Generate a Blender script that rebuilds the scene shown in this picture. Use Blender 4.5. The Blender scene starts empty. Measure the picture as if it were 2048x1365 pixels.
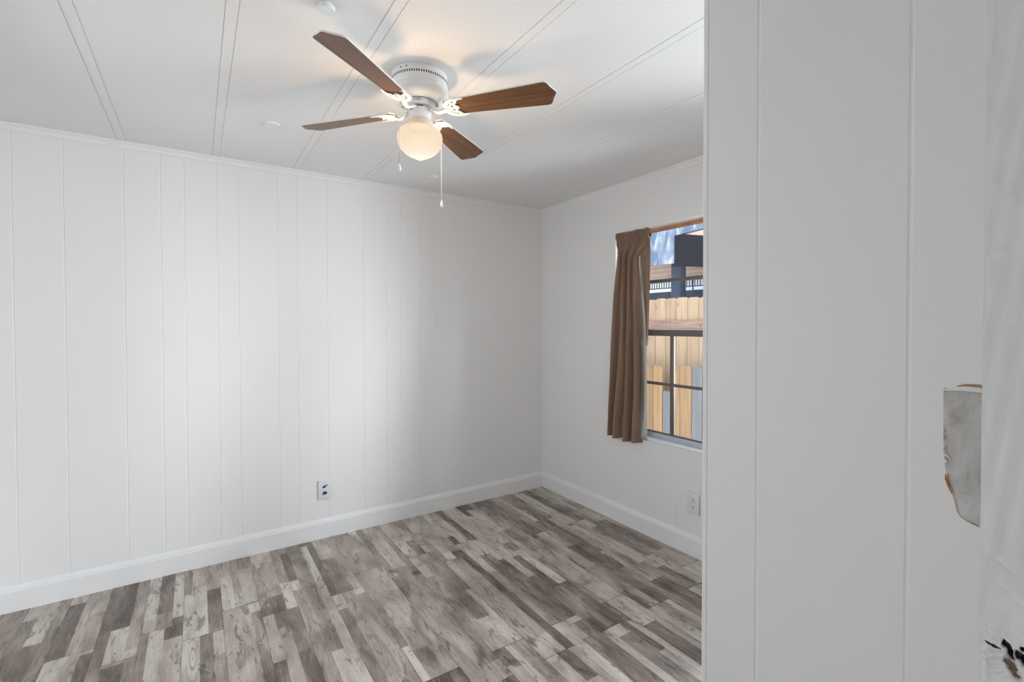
import bpy, bmesh, math, random
from mathutils import Vector, Matrix
random.seed(7)
PI = math.pi
S = bpy.context.scene
COL = S.collection

# ------------------------------------------------------------------ camera
cam = bpy.data.cameras.new('camera'); co = bpy.data.objects.new('camera', cam); COL.objects.link(co)
cam.sensor_fit = 'HORIZONTAL'; cam.sensor_width = 36.0
cam.lens = 949.997 / 2048 * 36.0
cam.shift_y = -17.05 / 2048
cam.clip_start = 0.01; cam.clip_end = 200
r_ = Vector((0.83349023, -0.55252793, -0.00263128)); u_ = Vector((0.01105617, 0.01191664, 0.99986787)); f_ = Vector((0.55242356, 0.83340919, -0.01604124))
M = Matrix((r_, u_, -f_)).transposed().to_4x4(); M.translation = Vector((-2.25294, -2.97512, 1.26770))
co.matrix_world = M
S.camera = co

# ------------------------------------------------------------------ colour management, sky, sun, fill
S.view_settings.view_transform = 'Standard'; S.view_settings.look = 'None'
S.view_settings.exposure = -0.10; S.view_settings.gamma = 1.0; S.view_settings.use_curve_mapping = False
SKY = 3.3
SUN = 7.0
LEFT = 3.0
RIGHT = 7.0
YARD_FILL = 175.0
HALL = 9.0
BULB = 27.0
W = bpy.data.worlds.new('sky'); S.world = W; W.use_nodes = True
wn = W.node_tree.nodes; wl = W.node_tree.links; bgd = wn['Background']
tc = wn.new('ShaderNodeTexCoord'); sx = wn.new('ShaderNodeSeparateXYZ'); rp = wn.new('ShaderNodeValToRGB')
wl.new(tc.outputs['Generated'], sx.inputs[0]); wl.new(sx.outputs['Z'], rp.inputs[0]); wl.new(rp.outputs[0], bgd.inputs[0])
rp.color_ramp.elements[0].color = (0.86, 0.91, 1.0, 1); rp.color_ramp.elements[1].color = (0.66, 0.79, 1.0, 1)
bgd.inputs[1].default_value = SKY

sun = bpy.data.lights.new('sun', 'SUN'); so = bpy.data.objects.new('sun', sun); COL.objects.link(so)
sun.energy = SUN; sun.angle = math.radians(36); sun.color = (0.93, 0.96, 1.0)
so.rotation_euler = Vector((-0.50, 0.80, -0.40)).to_track_quat('-Z', 'Y').to_euler()
so.location = (4, -6, 5)
# added fill lamp outside an invented right-wall window, behind the partition
dr = bpy.data.lights.new('added_fill', 'AREA'); dr.shape = 'RECTANGLE'; dr.size = 0.62; dr.size_y = 1.2; dr.energy = RIGHT; dr.color = (0.95, 0.975, 1.0)
dq = bpy.data.objects.new('added_fill', dr); COL.objects.link(dq); dq.location = (0.20, -2.47, 1.2155)
dq.rotation_euler = Vector((-1, 0, 0)).to_track_quat('-Z', 'Y').to_euler()
# added fill lamp outside window 1, standing in for a bright yard
db = bpy.data.lights.new('added_fill', 'AREA'); db.shape = 'RECTANGLE'; db.size = 1.7; db.size_y = 1.6; db.energy = YARD_FILL; db.color = (0.93, 0.965, 1.0)
dc = bpy.data.objects.new('added_fill', db); COL.objects.link(dc); dc.location = (1.05, -2.75, 1.30)
dc.rotation_euler = Vector((-1.2, 1.5, -0.05)).to_track_quat('-Z', 'Y').to_euler()
# added fill lamp outside the invented left-wall window (out of frame)
dh = bpy.data.lights.new('added_fill', 'AREA'); dh.shape = 'RECTANGLE'; dh.size = 1.0; dh.size_y = 1.0; dh.energy = LEFT; dh.color = (1.0, 0.985, 0.965)
dk = bpy.data.objects.new('added_fill', dh); COL.objects.link(dk); dk.location = (-3.38, -1.10, 1.22)
dk.rotation_euler = Vector((1, 0, 0)).to_track_quat('-Z', 'Y').to_euler()

# added fill lamp outside the invented hallway window behind the camera
dj = bpy.data.lights.new('added_fill', 'AREA'); dj.shape = 'RECTANGLE'; dj.size = 1.2; dj.size_y = 1.7; dj.energy = HALL; dj.color = (1.0, 0.985, 0.965)
dm = bpy.data.objects.new('added_fill', dj); COL.objects.link(dm); dm.location = (-1.65, -4.40, 1.05)
dm.rotation_euler = Vector((0, 1, 0)).to_track_quat('-Z', 'Y').to_euler()

# ------------------------------------------------------------------ node helpers
def mat(name):
    m = bpy.data.materials.new(name); m.use_nodes = True
    return m, m.node_tree.nodes, m.node_tree.links, m.node_tree.nodes['Principled BSDF']
def N(ns, t, **kw):
    n = ns.new(t)
    for k, v in kw.items(): setattr(n, k, v)
    return n
def math_n(ns, ls, op, a, b=None, c=None, clamp=False):
    n = ns.new('ShaderNodeMath'); n.operation = op; n.use_clamp = clamp
    for i, v in enumerate((a, b, c)):
        if v is None: continue
        if isinstance(v, (int, float)): n.inputs[i].default_value = v
        else: ls.new(v, n.inputs[i])
    return n.outputs[0]
def mixc(ns, ls, fac, a, b, mode='MIX'):
    n = ns.new('ShaderNodeMix'); n.data_type = 'RGBA'; n.blend_type = mode
    if isinstance(fac, (int, float)): n.inputs[0].default_value = fac
    else: ls.new(fac, n.inputs[0])
    for i, v in ((6, a), (7, b)):
        if isinstance(v, tuple): n.inputs[i].default_value = (*v[:3], 1)
        else: ls.new(v, n.inputs[i])
    return n.outputs[2]
def ramp(ns, ls, src, stops):
    n = ns.new('ShaderNodeValToRGB'); e = n.color_ramp.elements
    while len(e) < len(stops): e.new(0.5)
    for el, (p, c) in zip(e, stops):
        el.position = p; el.color = (*c[:3], 1) if isinstance(c, tuple) else (c, c, c, 1)
    ls.new(src, n.inputs[0]); return n.outputs[0]
def noise(ns, ls, vec, scale, detail=3, rough=0.5, dist=0.0):
    n = ns.new('ShaderNodeTexNoise'); n.inputs['Scale'].default_value = scale; n.inputs['Detail'].default_value = detail
    n.inputs['Roughness'].default_value = rough; n.inputs['Distortion'].default_value = dist
    if vec is not None: ls.new(vec, n.inputs['Vector'])
    return n.outputs['Fac']
def mapping(ns, ls, vec, scale=(1, 1, 1), loc=(0, 0, 0)):
    n = ns.new('ShaderNodeMapping'); n.inputs['Scale'].default_value = scale; n.inputs['Location'].default_value = loc
    ls.new(vec, n.inputs['Vector']); return n.outputs[0]
def bump(ns, ls, bs, h, strength, dist=0.002):
    b = ns.new('ShaderNodeBump'); b.inputs['Strength'].default_value = strength; b.inputs['Distance'].default_value = dist
    ls.new(h, b.inputs['Height']); ls.new(b.outputs[0], bs.inputs['Normal'])
def simple(name, color, rough=0.5, metal=0.0, bscale=0, bstr=0.0, spec=0.5, bdist=0.002, var=0.0):
    m, ns, ls, b = mat(name)
    b.inputs['Base Color'].default_value = (*color, 1); b.inputs['Roughness'].default_value = rough
    b.inputs['Metallic'].default_value = metal; b.inputs['Specular IOR Level'].default_value = spec
    t = ns.new('ShaderNodeTexCoord')
    if bscale:
        bump(ns, ls, b, noise(ns, ls, t.outputs['Object'], bscale, 4, 0.6), bstr, bdist)
    if var:
        nz = noise(ns, ls, t.outputs['Object'], 9, 4, 0.6)
        lo = tuple(c * (1 - var) for c in color); hi = tuple(min(1, c * (1 + var)) for c in color)
        ls.new(ramp(ns, ls, nz, [(0.3, lo), (0.7, hi)]), b.inputs['Base Color'])
    return m

# ------------------------------------------------------------------ materials
WHITE_WALL = simple('painted_panelling', (0.865, 0.85, 0.835), 0.42, bscale=220, bstr=0.08, bdist=0.001, spec=0.4)
WHITE_CEIL = simple('textured_ceiling_paint', (0.855, 0.84, 0.825), 0.6, bscale=55, bstr=0.22, bdist=0.004, spec=0.3)
WHITE_TRIM = simple('painted_trim', (0.87, 0.865, 0.855), 0.35, bscale=120, bstr=0.05, bdist=0.001, spec=0.4)
WHITE_GLOSS = simple('white_enamel', (0.84, 0.84, 0.83), 0.18)
WHITE_PLASTIC = simple('white_plastic', (0.80, 0.80, 0.79), 0.35)
DARK = simple('dark_void', (0.012, 0.012, 0.013), 0.9)
DARK_METAL = simple('bronze_aluminium', (0.16, 0.14, 0.125), 0.4, 0.4, bscale=60, bstr=0.05)
SILL_WHITE = simple('sill_paint', (0.84, 0.86, 0.88), 0.4, bscale=90, bstr=0.05)
SILL_GREY = simple('grey_aluminium', (0.50, 0.54, 0.60), 0.4, 0.3)
BLUE_TAPE = simple('blue_paint', (0.008, 0.05, 0.20), 0.5, var=0.5)
ROD_WOOD = simple('orange_wood', (0.50, 0.23, 0.10), 0.4, var=0.25)
BRASS = simple('tarnished_brass', (0.30, 0.17, 0.07), 0.4, 0.6)
NAVY = simple('navy_paint', (0.007, 0.015, 0.036), 0.6, var=0.2)
SLATE = simple('charcoal_panel', (0.016, 0.015, 0.020), 0.95, spec=0.15, var=0.25)
PEACH = simple('peach_siding', (0.52, 0.36, 0.27), 0.7, var=0.06)
CONC = simple('dry_ground', (0.62, 0.61, 0.58), 0.9, bscale=12, bstr=0.4, bdist=0.02, var=0.2)
SCREW = simple('screw_metal', (0.55, 0.55, 0.55), 0.3, 0.8)

def floor_mat():
    m, ns, ls, b = mat('weathered_plank_vinyl')
    t = ns.new('ShaderNodeTexCoord'); v = t.outputs['Object']
    s = ns.new('ShaderNodeSeparateXYZ'); ls.new(v, s.inputs[0]); X, Y = s.outputs['X'], s.outputs['Y']
    mt = lambda op, a, b_=None, c=None, cl=False: math_n(ns, ls, op, a, b_, c, cl)
    U = mt('DIVIDE', mt('ADD', X, 2.317 + 14.35), 0.1435)
    row = mt('FLOOR', U); fu = mt('FRACT', U)
    par = mt('MODULO', row, 2.0)            # even rows (index 100 = even) joint at -0.672, odd at -0.527
    off = mt('ADD', mt('MULTIPLY', par, -0.145), 0.672 + 8.88)
    V = mt('DIVIDE', mt('ADD', Y, off), 0.888)
    pl = mt('FLOOR', V); fv = mt('FRACT', V)
    def comb(a, b_, c):
        n = ns.new('ShaderNodeCombineXYZ')
        for i, q in enumerate((a, b_, c)):
            if isinstance(q, (int, float)): n.inputs[i].default_value = q
            else: ls.new(q, n.inputs[i])
        return n.outputs[0]
    def wn3(vec):
        n = ns.new('ShaderNodeTexWhiteNoise'); n.noise_dimensions = '3D'; ls.new(vec, n.inputs['Vector']); return n.outputs['Value']
    r1 = wn3(comb(row, pl, 3.3)); r2 = wn3(comb(row, pl, 8.7)); r3 = wn3(comb(row, pl, 15.1))
    c1 = mt('MULTIPLY_ADD', r1, 0.22, 0.20); c2 = mt('MULTIPLY_ADD', r2, 0.24, 0.56)
    sub = mt('ADD', mt('GREATER_THAN', fu, c1), mt('GREATER_THAN', fu, c2))
    subr = wn3(comb(mt('ADD', row, mt('MULTIPLY', sub, 0.31)), pl, 2.2))
    W_ = mt('ADD', mt('MULTIPLY', fv, mt('MULTIPLY_ADD', subr, 1.7, 1.0)), mt('MULTIPLY', subr, 7.0))
    seg = mt('FLOOR', W_)
    tone = wn3(comb(mt('ADD', row, mt('MULTIPLY', sub, 0.31)), pl, mt('ADD', seg, 0.5)))
    # long soft blotches that run over the pieces
    oj = comb(mt('MULTIPLY', row, 3.7), mt('MULTIPLY', pl, 1.9), 0.0)
    add = ns.new('ShaderNodeVectorMath'); add.operation = 'ADD'; ls.new(v, add.inputs[0]); ls.new(oj, add.inputs[1]); vo = add.outputs[0]
    bl = noise(ns, ls, mapping(ns, ls, vo, (11, 3.2, 1)), 1.0, 5, 0.62, 0.7)
    gr = noise(ns, ls, mapping(ns, ls, vo, (150, 9, 1)), 1.0, 5, 0.65, 0.3)
    fine = noise(ns, ls, mapping(ns, ls, vo, (420, 40, 1)), 1.0, 3, 0.7)
    tn = mt('ADD', mt('MULTIPLY', tone, 0.80), mt('MULTIPLY_ADD', bl, 1.5, -0.64))
    tn = mt('ADD', tn, mt('MULTIPLY_ADD', gr, 0.45, -0.225)); tn = mt('ADD', tn, mt('MULTIPLY_ADD', fine, 0.24, -0.12), None, True)
    col = ramp(ns, ls, tn, [(0.0, (0.078, 0.058, 0.045)), (0.20, (0.165, 0.127, 0.101)), (0.42, (0.30, 0.245, 0.204)), (0.68, (0.48, 0.415, 0.36)), (1.0, (0.68, 0.62, 0.56))])
    # chalky whitewash patches and cathedral knots
    ww = noise(ns, ls, mapping(ns, ls, vo, (34, 9, 1), (5, 3, 0)), 1.0, 6, 0.72, 0.8)
    col = mixc(ns, ls, mt('MULTIPLY', ramp(ns, ls, ww, [(0.56, 0.0), (0.68, 1.0)]), 0.30), col, (0.50, 0.47, 0.45))
    wv = ns.new('ShaderNodeTexWave'); wv.wave_type = 'RINGS'; wv.rings_direction = 'Z'; wv.inputs['Scale'].default_value = 1.0; wv.inputs['Distortion'].default_value = 2.6; wv.inputs['Detail'].default_value = 2; wv.inputs['Detail Scale'].default_value = 1.4
    kx = mt('MULTIPLY', mt('SUBTRACT', fu, mt('MULTIPLY_ADD', r3, 0.6, 0.2)), 4.5); ky = mt('MULTIPLY', mt('SUBTRACT', fv, mt('MULTIPLY_ADD', r1, 0.7, 0.15)), 4.0)
    ls.new(comb(kx, ky, 0.0), wv.inputs['Vector']); kd = mt('SQRT', mt('ADD', mt('MULTIPLY', kx, kx), mt('MULTIPLY', ky, ky)))
    knot = mt('MULTIPLY', mt('MULTIPLY', ramp(ns, ls, wv.outputs['Fac'], [(0.0, 1.0), (0.35, 0.0)]), ramp(ns, ls, kd, [(0.25, 1.0), (0.95, 0.0)])), mt('GREATER_THAN', r2, 0.45))
    col = mixc(ns, ls, mt('MULTIPLY', knot, 0.60), col, (0.045, 0.036, 0.03))
    ds = noise(ns, ls, mapping(ns, ls, vo, (24, 7, 1), (1, 7, 0)), 1.0, 5, 0.7, 1.2)
    col = mixc(ns, ls, mt('MULTIPLY', ramp(ns, ls, ds, [(0.575, 0.0), (0.605, 1.0)]), 0.62), col, (0.075, 0.058, 0.047))
    # faint pale scuffs
    sc = noise(ns, ls, mapping(ns, ls, v, (3, 3, 1), (2, 2, 0)), 9.0, 8, 0.8, 2.5)
    col = mixc(ns, ls, mt('MULTIPLY', ramp(ns, ls, sc, [(0.66, 0.0), (0.72, 1.0)]), 0.22), col, (0.52, 0.50, 0.47))
    # joints
    e1 = mt('MINIMUM', fu, mt('SUBTRACT', 1.0, fu)); e2 = mt('MINIMUM', fv, mt('SUBTRACT', 1.0, fv))
    j = mt('MAXIMUM', mt('LESS_THAN', e1, 0.0065), mt('LESS_THAN', e2, 0.0017))
    col = mixc(ns, ls, mt('MULTIPLY', j, 0.8), col, (0.02, 0.016, 0.014))
    ls.new(col, b.inputs['Base Color'])
    ls.new(mt('MULTIPLY_ADD', gr, 0.16, 0.20), b.inputs['Roughness']); b.inputs['Specular IOR Level'].default_value = 0.6
    h = mt('SUBTRACT', mt('MULTIPLY', gr, 0.5), j); bump(ns, ls, b, h, 0.25, 0.001)
    return m
FLOOR = floor_mat()

def wood(name, lo, hi, scale=(30, 30, 2.2), rough=0.6, knots=True, rnd=0.25):
    m, ns, ls, b = mat(name)
    t = ns.new('ShaderNodeTexCoord'); oi = ns.new('ShaderNodeObjectInfo')
    add = ns.new('ShaderNodeVectorMath'); add.operation = 'ADD'; ls.new(t.outputs['Object'], add.inputs[0])
    cb = ns.new('ShaderNodeCombineXYZ'); k = math_n(ns, ls, 'MULTIPLY', oi.outputs['Random'], 30.0)
    ls.new(k, cb.inputs[0]); ls.new(k, cb.inputs[2]); ls.new(cb.outputs[0], add.inputs[1]); v = add.outputs[0]
    g = noise(ns, ls, mapping(ns, ls, v, scale), 1.0, 5, 0.6, 0.5)
    c = ramp(ns, ls, g, [(0.3, lo), (0.7, hi)])
    if knots:
        vo = ns.new('ShaderNodeTexVoronoi'); ls.new(mapping(ns, ls, v, (9, 9, 4.5)), vo.inputs['Vector']); vo.inputs['Scale'].default_value = 1.0
        kn = ramp(ns, ls, vo.outputs['Distance'], [(0.05, 1.0), (0.12, 0.0)])
        c = mixc(ns, ls, math_n(ns, ls, 'MULTIPLY', kn, 0.75), c, tuple(q * 0.3 for q in lo))
    br = math_n(ns, ls, 'MULTIPLY_ADD', oi.outputs['Random'], rnd, 1.0 - rnd * 0.6)
    hs = ns.new('ShaderNodeHueSaturation'); ls.new(br, hs.inputs['Value']); ls.new(c, hs.inputs['Color'])
    ls.new(hs.outputs[0], b.inputs['Base Color']); b.inputs['Roughness'].default_value = rough
    return m
CEDAR = wood('new_cedar', (0.29, 0.18, 0.095), (0.42, 0.285, 0.165))
OLD_CEDAR = wood('golden_cedar', (0.20, 0.105, 0.040), (0.30, 0.175, 0.072))
GREY_WOOD = wood('silvered_wood', (0.095, 0.092, 0.090), (0.165, 0.160, 0.156), rnd=0.1)
RAIL_WOOD = wood('red_brown_rail', (0.13, 0.065, 0.042), (0.34, 0.20, 0.135), (3, 3, 40))
BLADE = wood('walnut_laminate', (0.092, 0.038, 0.014), (0.195, 0.088, 0.036), (2.2, 70, 30), 0.35, False, 0.0)

def fabric(name, c, weave=True, trans=0.15):
    m, ns, ls, b = mat(name)
    t = ns.new('ShaderNodeTexCoord')
    nz = noise(ns, ls, mapping(ns, ls, t.outputs['Object'], (60, 60, 8)), 1.0, 4, 0.6)
    ls.new(ramp(ns, ls, nz, [(0.3, tuple(q * 0.85 for q in c)), (0.7, tuple(min(1, q * 1.12) for q in c))]), b.inputs['Base Color'])
    b.inputs['Roughness'].default_value = 0.85; b.inputs['Sheen Weight'].default_value = 0.3
    bump(ns, ls, b, noise(ns, ls, mapping(ns, ls, t.outputs['Object'], (900, 900, 900)), 1.0, 2), 0.15, 0.0008)
    if trans:
        tr = ns.new('ShaderNodeBsdfTranslucent'); tr.inputs[0].default_value = (*c, 1)
        mx = ns.new('ShaderNodeMixShader'); mx.inputs[0].default_value = trans
        ls.new(b.outputs[0], mx.inputs[1]); ls.new(tr.outputs[0], mx.inputs[2]); ls.new(mx.outputs[0], ns['Material Output'].inputs[0])
    return m
BROWN = fabric('brown_curtain_cloth', (0.29, 0.185, 0.125), trans=0.10)
LINING = fabric('pale_lining', (0.60, 0.59, 0.57), trans=0.45)

def glass_mat():
    m = bpy.data.materials.new('window_glass'); m.use_nodes = True; ns = m.node_tree.nodes; ls = m.node_tree.links
    ns.remove(ns['Principled BSDF'])
    tr = ns.new('ShaderNodeBsdfTransparent'); tr.inputs[0].default_value = (0.95, 0.97, 0.98, 1)
    gl = ns.new('ShaderNodeBsdfGlossy'); gl.inputs['Roughness'].default_value = 0.02
    fr = ns.new('ShaderNodeFresnel'); fr.inputs[0].default_value = 1.3
    mx = ns.new('ShaderNodeMixShader'); ls.new(fr.outputs[0], mx.inputs[0]); ls.new(tr.outputs[0], mx.inputs[1]); ls.new(gl.outputs[0], mx.inputs[2])
    ls.new(mx.outputs[0], ns['Material Output'].inputs[0]); return m
GLASS = glass_mat()

def globe_mat():
    # warm opal glass: part of the bulb's light passes straight through, the rest glows in the glass
    m = bpy.data.materials.new('opal_glass'); m.use_nodes = True; ns = m.node_tree.nodes; ls = m.node_tree.links
    b = ns['Principled BSDF']; b.inputs['Base Color'].default_value = (0.03, 0.025, 0.02, 1); b.inputs['Roughness'].default_value = 0.5; b.inputs['Specular IOR Level'].default_value = 0.08
    t = ns.new('ShaderNodeTexCoord'); s = ns.new('ShaderNodeSeparateXYZ'); ls.new(t.outputs['Object'], s.inputs[0])
    em = ramp(ns, ls, math_n(ns, ls, 'MULTIPLY_ADD', s.outputs['Z'], -8.0, 0.0), [(0.0, (0.93, 0.78, 0.60)), (0.60, (0.96, 0.82, 0.65)), (0.80, (1.0, 0.93, 0.82)), (0.97, (1.15, 1.12, 1.0))])
    ls.new(em, b.inputs['Emission Color']); b.inputs['Emission Strength'].default_value = 0.80
    tr = ns.new('ShaderNodeBsdfTransparent'); mx = ns.new('ShaderNodeMixShader'); mx.inputs[0].default_value = 0.12
    ls.new(b.outputs[0], mx.inputs[1]); ls.new(tr.outputs[0], mx.inputs[2]); ls.new(mx.outputs[0], ns['Material Output'].inputs[0])
    return m
OPAL = globe_mat()

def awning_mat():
    m, ns, ls, b = mat('sun_dappled_blue_sheet')
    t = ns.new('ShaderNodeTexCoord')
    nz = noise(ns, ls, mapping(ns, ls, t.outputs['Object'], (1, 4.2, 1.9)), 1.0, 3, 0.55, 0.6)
    ls.new(ramp(ns, ls, nz, [(0.42, (0.11, 0.145, 0.21)), (0.54, (0.20, 0.235, 0.29)), (0.66, (0.50, 0.50, 0.50))]), b.inputs['Base Color'])  # white streaks are sun dapple painted into the sheet's colour
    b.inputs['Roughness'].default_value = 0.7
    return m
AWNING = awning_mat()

def jamb_mat():
    m, ns, ls, b = mat('chipped_jamb_paint')
    t = ns.new('ShaderNodeTexCoord'); v = t.outputs['Object']
    base = ramp(ns, ls, noise(ns, ls, mapping(ns, ls, v, (160, 160, 30)), 1.0, 4, 0.6), [(0.3, (0.80, 0.79, 0.78)), (0.7, (0.86, 0.85, 0.84))])
    at = ns.new('ShaderNodeAttribute'); at.attribute_name = 'chip'
    ed = noise(ns, ls, v, 300, 3, 0.6)
    ch = math_n(ns, ls, 'MULTIPLY_ADD', ed, 0.9, math_n(ns, ls, 'SUBTRACT', at.outputs['Fac'], 0.25))
    wood_c = ramp(ns, ls, noise(ns, ls, mapping(ns, ls, v, (500, 500, 90)), 1.0, 3), [(0.35, (0.075, 0.045, 0.022)), (0.65, (0.26, 0.17, 0.085))])
    dirt = math_n(ns, ls, 'MULTIPLY', ramp(ns, ls, ch, [(0.05, 0.0), (0.30, 1.0)]), 0.35)
    base = mixc(ns, ls, dirt, base, (0.33, 0.30, 0.28))
    c = mixc(ns, ls, ramp(ns, ls, ch, [(0.38, 0.0), (0.50, 1.0)]), base, wood_c)
    at2 = ns.new('ShaderNodeAttribute'); at2.attribute_name = 'hole'
    hf = math_n(ns, ls, 'MULTIPLY_ADD', ed, 0.5, math_n(ns, ls, 'SUBTRACT', at2.outputs['Fac'], 0.25))
    c = mixc(ns, ls, ramp(ns, ls, hf, [(0.10, 0.0), (0.24, 1.0)]), c, (0.012, 0.010, 0.009))
    ls.new(c, b.inputs['Base Color']); b.inputs['Roughness'].default_value = 0.5
    bump(ns, ls, b, noise(ns, ls, v, 120, 3, 0.6), 0.18, 0.0012)
    return m
JAMB = jamb_mat()

def plate_mat():
    m, ns, ls, b = mat('painted_over_metal')
    t = ns.new('ShaderNodeTexCoord'); v = t.outputs['Object']
    nz = noise(ns, ls, mapping(ns, ls, v, (70, 70, 30)), 1.0, 5, 0.65, 0.6)
    base = ramp(ns, ls, nz, [(0.30, (0.34, 0.31, 0.28)), (0.50, (0.56, 0.54, 0.51)), (0.72, (0.68, 0.68, 0.67))])
    at = ns.new('ShaderNodeAttribute'); at.attribute_name = 'chip'
    c = mixc(ns, ls, at.outputs['Fac'], base, (0.30, 0.17, 0.085))
    ls.new(c, b.inputs['Base Color']); b.inputs['Roughness'].default_value = 0.38
    bump(ns, ls, b, noise(ns, ls, v, 180, 3, 0.6), 0.25, 0.001)
    return m
PLATE = plate_mat()

# ------------------------------------------------------------------ mesh helpers
def link(name, bm, m, parent=None, smooth=None, loc=None):
    """bm is in world space; the object origin goes to loc (or the parent's origin)"""
    me = bpy.data.meshes.new(name)
    bmesh.ops.recalc_face_normals(bm, faces=bm.faces)
    org = Vector(loc) if loc is not None else (parent_world(parent) if parent else Vector((0, 0, 0)))
    bmesh.ops.translate(bm, verts=bm.verts, vec=-org)
    bm.to_mesh(me); bm.free()
    ms = m if isinstance(m, (list, tuple)) else [m]
    for q in ms: me.materials.append(q)
    if smooth is not None:
        for p in me.polygons: p.use_smooth = True
        me.set_sharp_from_angle(angle=math.radians(smooth))
    o = bpy.data.objects.new(name, me); COL.objects.link(o)
    if parent: o.parent = parent; o.location = org - parent_world(parent)
    else: o.location = org
    return o
def parent_world(p):
    v = Vector((0, 0, 0))
    while p: v = v + p.location; p = p.parent
    return v
def empty(name, loc, label=None, cat=None, group=None, kind=None):
    o = bpy.data.objects.new(name, None); COL.objects.link(o); o.location = loc; o.empty_display_size = 0.1
    tag(o, label, cat, group, kind); return o
def tag(o, label=None, cat=None, group=None, kind=None):
    if label: o['label'] = label
    if cat: o['category'] = cat
    if group: o['group'] = group
    if kind: o['kind'] = kind
    return o
def box(bm, x0, x1, y0, y1, z0, z1, mi=0, bevel=0):
    r = bmesh.ops.create_cube(bm, size=1)
    vs = r['verts']
    bmesh.ops.scale(bm, verts=vs, vec=(abs(x1 - x0), abs(y1 - y0), abs(z1 - z0)))
    bmesh.ops.translate(bm, verts=vs, vec=((x0 + x1) / 2, (y0 + y1) / 2, (z0 + z1) / 2))
    fs = {f for v in vs for f in v.link_faces}
    for f in fs: f.material_index = mi
    if bevel:
        es = list({e for v in vs for e in v.link_edges})
        bmesh.ops.bevel(bm, geom=es, offset=bevel, segments=2, affect='EDGES', profile=0.5)
    return vs
def lathe(bm, prof, c, seg=64, mi=0, cap=True):
    rings = []
    for r, z in prof:
        if r < 1e-6: rings.append([bm.verts.new((c[0], c[1], c[2] + z))]); continue
        rings.append([bm.verts.new((c[0] + r * math.cos(2 * PI * i / seg), c[1] + r * math.sin(2 * PI * i / seg), c[2] + z)) for i in range(seg)])
    for a, b in zip(rings, rings[1:]):
        for i in range(seg):
            j = (i + 1) % seg
            if len(a) == 1 and len(b) == 1: continue
            if len(a) == 1: f = bm.faces.new((a[0], b[i], b[j]))
            elif len(b) == 1: f = bm.faces.new((a[i], b[0], a[j]))
            else: f = bm.faces.new((a[i], b[i], b[j], a[j]))
            f.material_index = mi
    if cap:
        for q in (rings[0], rings[-1]):
            if len(q) > 1: bm.faces.new(q).material_index = mi
def tube(bm, pts, r, seg=10, mi=0, flat=1.0, up=Vector((0, 0, 1))):
    """swept tube; flat scales the section along 'up'; r may be a list"""
    pts = [Vector(p) for p in pts]; rings = []
    for i, p in enumerate(pts):
        d = (pts[min(i + 1, len(pts) - 1)] - pts[max(i - 1, 0)]).normalized()
        a = d.cross(up)
        if a.length < 1e-4: a = d.cross(Vector((1, 0, 0)))
        a.normalize(); b = a.cross(d).normalized()
        rr = r[i] if isinstance(r, (list, tuple)) else r
        rings.append([bm.verts.new(p + a * rr * math.cos(2 * PI * k / seg) + b * rr * flat * math.sin(2 * PI * k / seg)) for k in range(seg)])
    for A, B in zip(rings, rings[1:]):
        for k in range(seg):
            j = (k + 1) % seg; bm.faces.new((A[k], B[k], B[j], A[j])).material_index = mi
    bm.faces.new(rings[0]).material_index = mi; bm.faces.new(rings[-1]).material_index = mi
def prism(bm, poly, place, thick_vec, mi=0):
    """poly: 2D outline; place(a,b)->Vector; extruded by thick_vec"""
    A = [bm.verts.new(place(*p)) for p in poly]; B = [bm.verts.new(place(*p) + Vector(thick_vec)) for p in poly]
    f = bm.faces.new(A); f.material_index = mi; g = bm.faces.new(list(reversed(B))); g.material_index = mi
    n = len(poly)
    for i in range(n):
        j = (i + 1) % n; bm.faces.new((A[i], B[i], B[j], A[j])).material_index = mi
    return f, g
def panel(bm, a0, a1, z0, z1, face, out, thick, grooves, axis):
    """wall panel with real V grooves. axis 'x': runs along x at y=face, room side is 'out' (-1/+1)"""
    gw, gd = 0.0030, 0.0017
    pts = [(a0, 0)]
    for g in sorted(grooves):
        if a0 + gw < g < a1 - gw: pts += [(g - gw, 0), (g - gw * 0.35, gd), (g + gw * 0.35, gd), (g + gw, 0)]
    pts += [(a1, 0), (a1, thick), (a0, thick)]
    def pl(a, d):
        return Vector((a, face - out * d, z0)) if axis == 'x' else Vector((face - out * d, a, z0))
    prism(bm, pts, pl, (0, 0, z1 - z0))

H = 2.16
# ------------------------------------------------------------------ the setting
bm = bmesh.new(); box(bm, -3.26, 0.12, -4.25, 0.12, -0.10, 0.0)
tag(link('floor', bm, FLOOR), kind='structure')
BATT = (-2.935, -2.545, -2.161, -1.775, -1.389, -1.0, -0.605, -0.208)
bm = bmesh.new(); pts = [(-3.30, 0.0)]
for bx in BATT:
    for e in (-0.0165, 0.0165): pts += [(bx + e - 0.0013, 0.0), (bx + e - 0.0005, 0.0022), (bx + e + 0.0005, 0.0022), (bx + e + 0.0013, 0.0)]
pts += [(0.14, 0.0), (0.14, 0.12), (-3.30, 0.12)]
prism(bm, pts, lambda a, z: Vector((a, -4.30, H + z)), (0, 4.75, 0))
tag(link('ceiling', bm, WHITE_CEIL), kind='structure')

seams = [-2.93, -2.761, -2.545, -2.40, -2.302, -2.159, -2.061, -1.868, -1.769, -1.603, -1.389, -1.243, -1.146, -1.004, -0.911]
bm = bmesh.new(); panel(bm, -3.14, 0.12, 0, H, 0.0, -1, 0.12, seams, 'x')
tag(link('wall_back', bm, WHITE_WALL), kind='structure')
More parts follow.
